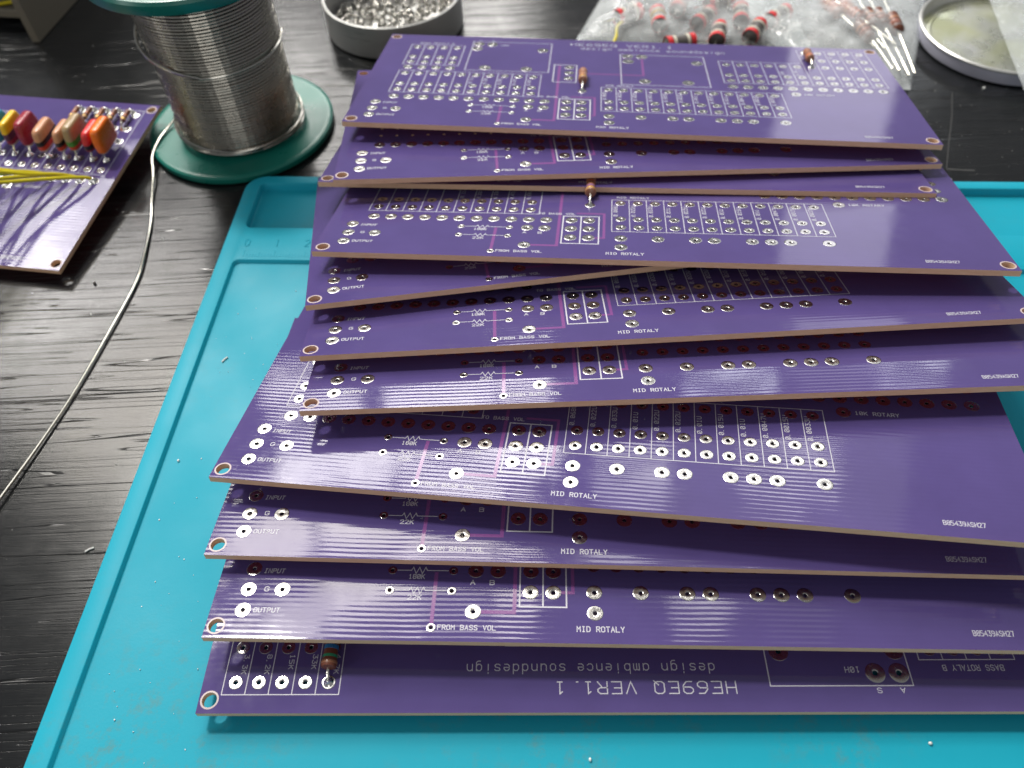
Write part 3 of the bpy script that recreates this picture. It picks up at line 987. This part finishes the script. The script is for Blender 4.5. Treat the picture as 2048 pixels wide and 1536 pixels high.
def build_mat():
    def outl(e, z):
        return [(x, y, z) for x, y in rrect(0 + e, 352 - e, -262 + e, 0 - e, 7 - e)]
    trays = [(4.9, 152, -27.2, -3.7), (156, 346, -27.2, -3.7), (5.0, 346, -257, -42.0)]
    bm = bmesh.new()
    edges = []
    loops = [outl(0.5, ZR)]
    for x0, x1, y0, y1 in trays:
        loops.append([(x, y, ZR) for x, y in rrect(x0, x1, y0, y1, 2.2)])
    allv = []
    for lp in loops:
        vs = [bm.verts.new(p) for p in lp]
        allv.append(vs)
        for i in range(len(vs)):
            edges.append(bm.edges.new((vs[i], vs[(i + 1) % len(vs)])))
    bmesh.ops.triangle_fill(bm, edges=edges, use_beauty=True, use_dissolve=False, normal=(0, 0, 1))

    def skirt(prev, nxt):
        nv = [bm.verts.new(p) for p in nxt]
        for i in range(len(prev)):
            j = (i + 1) % len(prev)
            bm.faces.new((prev[i], prev[j], nv[j], nv[i]))
        return nv
    a = skirt(allv[0], outl(0.15, ZR - .15)); a = skirt(a, outl(0, ZR - .5)); a = skirt(a, outl(0, 0.02)); bm.faces.new(a)
    for (x0, x1, y0, y1), vs, zf in zip(trays, allv[1:], (0.7, 0.7, ZF)):
        for e, z in ((.12, ZR - .04), (.3, ZR - .22), (.55, zf + .25), (.75, zf + .06), (1.0, zf)):
            vs = skirt(vs, [(x, y, z) for x, y in rrect(x0 + e, x1 - e, y0 + e, y1 - e, max(.9, 2.2 - e * .5))])
        bm.faces.new(vs)
    bmesh.ops.recalc_face_normals(bm, faces=bm.faces)
    for v in bm.verts:
        v.co *= S
    me = bpy.data.meshes.new('mat_body')
    bm.to_mesh(me); bm.free()
    me.materials.append(M_silic)
    me.polygons.foreach_set('use_smooth', [True] * len(me.polygons))
    me.set_sharp_from_angle(angle=radians(40))
    link('mat_body', me, mat_t)


build_mat()
for c in range(0, 30):
    for k in range(10):
        if c == 29 and k:
            break
q = MB()
for i in range(0, 281):
    x = 8.0 + i
    ln = 3.0 if i % 10 == 0 else (2.2 if i % 5 == 0 else 1.5)
    q.box(x - .16, x + .16, -41.1, -41.1 + ln, ZR - .1, ZR + .08)
q.build('ruler_scale', M_silic, mat_t, 0, kind='stuff')
for i in range(0, 29):
    q = MB()
    s = str(i)
    for j, ch in enumerate(s):
        for pl in FONT[ch][:1]:
            q.tube([(8.0 + 10 * i - .7 + (j * 6 + px) * .36 - (1.0 if len(s) > 1 else 0), -36.0 + py * .5, ZR) for px, py in pl], 0.17, 6)
    q.build('ruler_number', M_silic, mat_t, 0)

# ------------------------------------------------------------------ solder reel
RC = (-97.7, 271.6)
reel = thing('solder_reel', 'tall reel of silver solder wire with green flanges standing on the desk', 'solder reel', (RC[0], RC[1], 0))
m = MB()
m.lathe([(9, 0.05), (33.2, 0.05), (34.2, .7), (34.4, 1.4), (34.3, 2.6), (33.6, 3.1), (32.9, 3.25), (31.8, 3.1), (22, 3.0), (9, 3.0)], 96, close=True)
m.build('lower_flange', M_green, reel, 30)
m = MB()
m.lathe([(9, 62.0), (32.8, 62.0), (33.9, 62.4), (34.4, 63.4), (34.4, 65.6), (33.8, 66.6), (32.6, 67.0), (30.6, 66.8), (30.0, 66.3), (9, 66.3)], 96, close=True)
uf = m.build('upper_flange', M_green, reel, 30)
m = MB()
m.lathe([(9.2, 66.35), (28.8, 66.35), (28.8, 66.5), (9.2, 66.5)], 72, close=True)
lb = m.build('paper_label', M_label, reel, 30)
m = MB()
m.lathe([(26.3, 66.505), (26.7, 66.505), (26.7, 66.52), (26.3, 66.52)], 72, close=True)
m.build('printed_ring', M_grey_print, lb, 30)
m = MB()
m.lathe([(9, 3.0), (20.6, 3.0), (20.6, 62.0), (9, 62.0)], 48)
m.build('core', M_core, reel, 30)
m = MB()
pts = []
turns, n = 54, 56
for i in range(turns * n + 1):
    a = 2 * pi * i / n
    z = 4.0 + 57.4 * i / (turns * n)
    r = 21.7 + (0.55 if z > 36.0 else 0.0) + 0.04 * sin(a * .37 + 1) + 0.05 * sin(z * 1.3)
    pts.append((r * cos(a), r * sin(a), z + 0.04 * sin(a * 0.23)))
m.tube(pts, 0.54, 7)
m.build('solder_winding', M_solder, reel, 0)


def loop(z0, z1, r0, bul, a0, a1, n=60, ph=0.0):
    q = MB()
    ps = []
    for i in range(n + 1):
        t = i / n
        a = radians(a0 + (a1 - a0) * t)
        r = r0 + bul * (sin(pi * t) ** 1.3) * (0.7 + 0.3 * sin(2 * a + ph))
        ps.append((r * cos(a), r * sin(a), z0 + (z1 - z0) * t))
    q.tube(ps, 0.54, 8)
    q.build('loose_turn', M_strand, reel, 0)


loop(46.0, 35.2, 23.0, 1.5, 165, 268, ph=.5)
loop(35.2, 36.0, 23.1, .5, 268, 372)
loop(9.5, 5.6, 22.7, .9, 185, 275, ph=1)
loop(5.6, 7.5, 22.7, 1.7, 275, 392, ph=2)
loop(6.6, 4.4, 22.7, .7, 190, 300, ph=0)
loop(4.4, 5.0, 22.8, 1.5, 300, 385, ph=1.4)
q = MB()
wp = [(-112.5, 289.5, 9.0), (-118.6, 283.2, 7.4), (-121.2, 276.5, 5.4), (-124.8, 268.0, 4.1), (-126.6, 260.8, 3.9), (-127.2, 252.0, 3.2), (-125.3, 243.5, 2.2), (-123.3, 230.2, .75), (-120.7, 217.0, .70), (-118.9, 198.6, .9), (-119.1, 188.4, .72), (-121.6, 171.4, .8), (-125.9, 146.7, .75), (-131.0, 126.4, .9), (-135.3, 111.1, 1.3), (-139, 97, 1.4), (-146, 76, .8)]
q.tube(bez([(x - RC[0], y - RC[1], z) for x, y, z in wp], 8), 0.43, 8)
q.build('loose_strand', M_strand, reel, 0)

# ------------------------------------------------------------------ tin of solder beads
can = thing('round_tin', 'round metal tin holding solder beads, behind the pile', 'tin', (-43, 343, 0))
m = MB()
m.lathe([(0.05, .3), (28.2, .3), (29.2, .8), (29.4, 1.6), (29.2, 12.6), (29.5, 13.4), (29.5, 14.0), (29.0, 14.3), (28.4, 14.1), (28.3, 13.4), (28.2, 2.0), (27.6, 1.2), (0.05, 1.2)], 80)
m.build('can_wall', M_can, can, 35)
m = MB()
rnd = random.Random(3)
ico = bmesh.new(); bmesh.ops.create_icosphere(ico, subdivisions=2, radius=1.0)
IV = [v.co.copy() for v in ico.verts]; IF = [tuple(v.index for v in f.verts) for f in ico.faces]
ico.free()


def blob(mb, c, r, sq=0.0, rg=rnd):
    sx, sy, sz = 1 + rg.uniform(-sq, sq), 1 + rg.uniform(-sq, sq), 1 + rg.uniform(-sq, sq)
    mb.add([(c[0] + v.x * r * sx, c[1] + v.y * r * sy, c[2] + v.z * r * sz) for v in IV], IF)


for i in range(520):
    rr = 26.5 * math.sqrt(rnd.random()); a = rnd.random() * 2 * pi
    s = rnd.choice((.5, .7, .8, 1.0, 1.1, 1.3))
    blob(m, (rr * cos(a), rr * sin(a), 2.0 + rnd.random() * 5.0 * (1 - rr / 40)), s, .25)
for i in range(70):
    rr = 24 * math.sqrt(rnd.random()); a = rnd.random() * 2 * pi; b = rnd.random() * 2 * pi
    x, y, z = rr * cos(a), rr * sin(a), 5.2 + rnd.random() * 2
    L = rnd.uniform(1.2, 3)
    m.tube([(x, y, z), (x + L * cos(b), y + L * sin(b), z + rnd.uniform(-.4, .8)), (x + L * 1.6 * cos(b + .4), y + L * 1.6 * sin(b + .4), z)], .3, 5)
beads = m.build('solder_beads', M_shot, None, 60, loc=(-43, 343, 0), kind='stuff')
beads['label'] = 'bright solder beads and clippings filling the round tin'

# ------------------------------------------------------------------ shallow lid
lid = thing('tin_lid', 'shallow round metal lid upturned on the desk, yellowed inside', 'lid', (206.8, 306.4, 0))
m = MB()
m.lathe([(0.05, .25), (32.4, .25), (33.3, .7), (33.5, 1.4), (33.5, 5.0)], 96)
m.build('outer_wall', M_lidwall, lid, 35)
m = MB()
m.lathe([(33.5, 5.0), (34.0, 5.4), (34.1, 6.0), (33.6, 6.4), (32.9, 6.2), (32.6, 5.6), (32.4, 2.0), (32.0, 1.4)], 96)
m.build('rolled_rim', M_can, lid, 35)
m = MB()
m.lathe([(32.0, 1.4), (29.5, 1.3), (29.0, 1.6), (28.3, 1.6), (27.8, 1.25), (0.05, 1.25)], 96)
m.build('inner_face', M_flux, lid, 35)

# ------------------------------------------------------------------ plastic bags and what is in them
def bag_surface(corners, H, seed, nu=44, nv=44, z0=0.5, wr=0.9):
    """closed crinkled pillow between four corners (bl, br, tr, tl)"""
    rg = random.Random(seed)
    wav = [(rg.uniform(1.5, 7), rg.uniform(-7, 7), rg.uniform(0, 6.28), rg.uniform(.3, 1)) for _ in range(10)]
    bl, br, tr, tl = [Vector(c) for c in corners]
    m = MB()
    for top in (1, 0):
        for j in range(nv + 1):
            for i in range(nu + 1):
                u, v = i / nu, j / nv
                p = (bl * (1 - u) + br * u) * (1 - v) + (tl * (1 - u) + tr * u) * v
                e = (16 * u * (1 - u) * v * (1 - v)) ** 0.55
                w = sum(a * abs(sin(k1 * u * 3 + k2 * v * 3 + ph)) for k1, k2, ph, a in wav) / 5
                if top:
                    z = z0 + .25 + H * e + wr * w * (0.35 + e)
                else:
                    z = z0 + .15 * w * e
                edge = (i in (0, nu) or j in (0, nv))
                if edge:
                    z = z0 + wr * .6 * w + (.1 if top else 0)
                m.v.append((p.x + .25 * w, p.y + .25 * w, z))
    o = (nu + 1) * (nv + 1)
    idx = lambda i, j: j * (nu + 1) + i
    for j in range(nv):
        for i in range(nu):
            a, b, c, d = idx(i, j), idx(i + 1, j), idx(i + 1, j + 1), idx(i, j + 1)
            m.f.append((a, b, c, d)); m.mi.append(0)
            m.f.append((o + d, o + c, o + b, o + a)); m.mi.append(0)
    for i in range(nu):
        m.f.append((idx(i, 0), o + idx(i, 0), o + idx(i + 1, 0), idx(i + 1, 0))); m.mi.append(0)
        m.f.append((idx(i + 1, nv), o + idx(i + 1, nv), o + idx(i, nv), idx(i, nv))); m.mi.append(0)
    for j in range(nv):
        m.f.append((idx(0, j + 1), o + idx(0, j + 1), o + idx(0, j), idx(0, j))); m.mi.append(0)
        m.f.append((idx(nu, j), o + idx(nu, j), o + idx(nu, j + 1), idx(nu, j + 1))); m.mi.append(0)
    return m


bag1 = thing('plastic_bag', 'clear plastic bag with black marker writing, holding red banded components', 'plastic bag', (90, 345, 0), group='clear plastic bags')
m = bag_surface([(-58, -28), (38, -42), (42, 55), (-22, 60)], 9.0, 5, wr=1.6)
m.build('bag_film', M_plas, bag1, 60)
bag2 = thing('plastic_bag', 'clear plastic bag of brown resistors with long straight leads', 'plastic bag', (150, 310, 0), group='clear plastic bags')
m = bag_surface([(-24, -22), (7.5, -36.5), (44, 46), (-62, 44)], 7.5, 9, wr=1.5)
m.build('bag_film', M_plas, bag2, 60)
bag3 = thing('plastic_bag', 'empty clear plastic bag flopped over the right side of the lid', 'plastic bag', (225, 305, 0), group='clear plastic bags')
m = bag_surface([(-32, -44), (40, -40), (50, 40), (-18.5, 24)], 1.5, 21, z0=6.9, wr=1.2)
m.build('bag_film', M_plas2, bag3, 60)
q = MB()
q.tube([(-7.5 + 6.0 * cos(a / 12 * pi), 2.5 + 3.2 * sin(a / 12 * pi), 9.2) for a in range(25)], .35, 6)
q.build('marker_writing', M_ink, bag1, 60)
q = MB()
q.tube(bez([(8, -1, 9.2), (9.5, -3.4, 9.2), (13, -4.2, 9.2), (14.5, -1, 9.2), (19, 3, 9.2), (27, 2, 9.2), (33, 4.5, 9.2)], 8), .35, 6)
q.build('marker_writing', M_ink, bag1, 60)


def axial(loc, rz, L, r, body, bands, lead, tilt, label, group, name, cat):
    t = thing(name, label, cat, loc, rz, group=group)
    m = MB()
    m.lathe([(0.05, -L / 2), (r * .7, -L / 2 + .1), (r, -L / 2 + .9), (r, -L / 2 + 2.2), (r * .93, -L / 2 + 2.8), (r * .93, L / 2 - 2.8), (r, L / 2 - 2.2), (r, L / 2 - .9), (r * .7, L / 2 - .1), (0.05, L / 2)], 20, 'y')
    m.build('component_body', body, t, 40)
    for p, wd, mt in bands:
        q = MB()
        q.lathe([(r - .08, p * L - wd / 2), (r + .05, p * L - wd / 2 + .06), (r + .05, p * L + wd / 2 - .06), (r - .08, p * L + wd / 2)], 20, 'y')
        q.build('colour_band', mt, t, 40)
    for s in (-1, 1):
        if lead[0 if s < 0 else 1]:
            q = MB()
            e = lead[0 if s < 0 else 1]
            q.tube([(0, s * (L / 2 - .2), 0), (0.3 * s, s * (L / 2 + e * .5), -.3), (0.8 * s, s * (L / 2 + e), -.6)], .42, 7)
            q.build('lead', M_lead, t)
    t.rotation_euler = (tilt, 0, rz)
    return t


G1 = 'red banded components in the clear bag'
for i, (x, y, z, rz, lab) in enumerate((
        (69, 329, 5.0, 1.5, 'dark component with a red and yellow band at the left of the bag'),
        (88, 328, 4.6, 0.9, 'dark red-banded component standing behind the bag seam'),
        (91.5, 314.5, 5.0, 1.25, 'dark component with white-edged red end, lower centre of the bag'),
        (106.5, 315, 5.2, 1.0, 'dark component with white-edged red end, right of the others in the bag'),
        (104, 329.5, 4.4, 1.35, 'dark red-banded component behind the two white-edged ones'),
        (75, 310, 4.4, .25, 'dark component lying crosswise against the edge of the top board'),
        (57, 335, 4.2, .5, 'dark red-banded component at the far left corner of the marked bag'),
        (119, 327, 4.6, .7, 'dark red-banded component farthest right in the marked bag'),
        (80, 341, 4.4, 1.2, 'dark red-banded component at the back of the bag, below the marker writing'),
        (97, 341, 4.4, .35, 'dark red-banded component lying crosswise at the back of the bag'))):
    axial((x, y, z - .4), rz + pi / 2, 12.5, 3.3, C_grey, [(-.40, 2.2, C_red), (-.23, 1.2, C_white), (.40, 2.2, C_red), (.23, 1.2, C_white)] + ([(-.05, .8, C_yellow)] if i == 0 else []), (6, 6), .04, lab, G1, 'banded_component', 'electronic component')
q = MB()
q.tube(bez([(-2, -9, 0), (0, -4, .6), (1, 2, 1.2), (4, 8, .4)], 6), .7, 7)
tag(q.build('wire_offcut', M_wire, None, 60, loc=(50, 322, 3.0)), 'short yellow wire at the left corner of the marked bag', 'wire')

G2 = 'brown resistors in the clear bag'
for i, (x, y, z, rz, e, lab) in enumerate((
        (142.0, 329.0, 4.4, .32, (26, 8), 'pinkish resistor lying apart at the left of the resistor bag'),
        (147.5, 331.0, 4.8, .22, (30, 8), 'pinkish resistor behind the one lying apart'),
        (149.5, 309.0, 4.4, .16, (20, 9), 'brown resistor at the left of the bunched group'),
        (153.8, 316.5, 5.4, .04, (30, 12), 'brown resistor second in the bunched group'),
        (158.5, 317.5, 4.6, .00, (33, 14), 'brown resistor third in the bunched group, leads reaching furthest forward'),
        (162.5, 312.5, 5.2, -.06, (28, 16), 'brown resistor at the right of the bunched group, nearest the lid'),
        (147.5, 321.5, 6.0, .45, (20, 8), 'pale resistor lying across the top of the bunched group'))):
    axial((x, y, z + 1.4), rz, 12, 2.6, C_pinkbr if i in (0, 1, 6) else C_brown, [(-.36, 1.0, C_grey), (-.12, .8, C_pinkbr), (.12, .8, C_tan)], e, .02, lab, G2, 'resistor', 'resistor')

# ------------------------------------------------------------------ beige parts organiser, far left
org = thing('parts_organiser', 'beige plastic parts organiser at the far left corner', 'organiser', (-198, 341.4, 0), radians(-9.6))
m = MB(); m.box(-3.3, 0, 0, 170, .1, 95, .25); m.build('side_panel', M_beige, org, 30)
m = MB(); m.box(-130, -3.35, 10.5, 13.2, 5.0, 8.6, .3); m.build('drawer_lip', M_beige, org, 30)
m = MB(); m.box(-130, -3.35, 13.3, 160, 5.0, 6.4, .2); m.build('drawer_floor', M_beige, org, 30)
m = MB(); m.box(-130, -3.35, 14, 168, 24, 26, .2); m.build('shelf', M_beige, org, 30)
for i, (x, y, z, a, L, mt, lab) in enumerate((
        (-212, 362, 7.5, .1, 22, M_wire, 'yellow wire offcut lying in the beige organiser'),
        (-208, 367, 8.2, -.35, 20, C_white, 'white wire offcut lying in the beige organiser'),
        (-205.5, 360.5, 7.6, .25, 7, C_red, 'red wire offcut lying in the beige organiser'))):
    q = MB()
    q.tube(bez([(-L / 2 * cos(a), -L / 2 * sin(a), 0), (0, .8, .6), (L / 2 * cos(a), L / 2 * sin(a), .2)], 6), .85, 8)
    tag(q.build('wire_offcut', mt, None, 60, loc=(x, y, z)), lab, 'wire')

# ------------------------------------------------------------------ crumbs
m = MB()
rg = random.Random(11)
cy_, sy_ = cos(MAT_YAW), sin(MAT_YAW)
for i in range(170):
    u = rg.uniform(6, 250) if i < 100 else rg.uniform(8, 40); v = rg.uniform(-212, -45)
    if i < 85:
        v = rg.uniform(-212, -192)
    x, y = -89.44 + u * cy_ - v * sy_, 238.07 + u * sy_ + v * cy_
    blob(m, (x, y, ZF + .08), rg.choice((.06, .08, .1, .13, .18)), .6, rg)
o = m.build('mat_crumbs', M_crumb, None, 60, kind='stuff'); o['label'] = 'tiny solder crumbs scattered on the turquoise mat'
m = MB()
for i in range(150):
    x, y = (rg.uniform(150, 215), rg.uniform(222, 285)) if i < 70 else (rg.uniform(-215, -100), rg.uniform(80, 350))
    blob(m, (x, y, .06), rg.choice((.08, .1, .14, .2)), .4, rg)
o = m.build('desk_dust', mat('grey_dust', (.35, .35, .33), .7), None, 60, kind='stuff'); o['label'] = 'specks of dust and solder on the black desk'
GB = 'solder crumbs lying loose'
for x, y, z, r, lab in ((-90.0, 119.9, ZF, .42, 'round flux bead on the mat left of the jutting board'),
                        (12.5, 40.9, ZF, .5, 'bright solder crumb on the mat in front of the pile, left one'),
                        (83.3, 40.9, ZF, .55, 'bright solder crumb on the mat in front of the pile, right one'),
                        (186.6, 274.1, 0, .8, 'white solder crumb on the black desk in front of the lid'),
                        (-89.8, 53.5, ZF, .35, 'white crumb on the mat near its lower left edge'),
                        (154.5, 221.7, 0, .6, 'pale crumb on the desk right beside the back edge of the mat'),
                        (-132.7, 190.7, 0, .7, 'dark crumb on the desk in front of the fitted board')):
    r *= .7
    q = MB(); blob(q, (0, 0, r * .7), r, .35, rg)
    tag(q.build('solder_crumb', M_crumb if 'dark' not in lab else C_grey, None, 60, loc=(x, y, z)), lab, 'solder crumb', GB)
for (x, y), a, lab in (((-83.7, 154.4), .9, 'short bright wire clipping on the mat left of the pile'), ((-107.9, 95.8), .5, 'short pale wire clipping on the desk beside the left edge of the mat')):
    q = MB(); q.tube([(-1.1 * cos(a), -1.1 * sin(a), .25), (0, .15, .3), (1.1 * cos(a), 1.1 * sin(a), .25)], .25, 6)
    tag(q.build('wire_clipping', M_crumb, None, 60, loc=(x, y, ZF if x > -100 else 0)), lab, 'wire clipping')
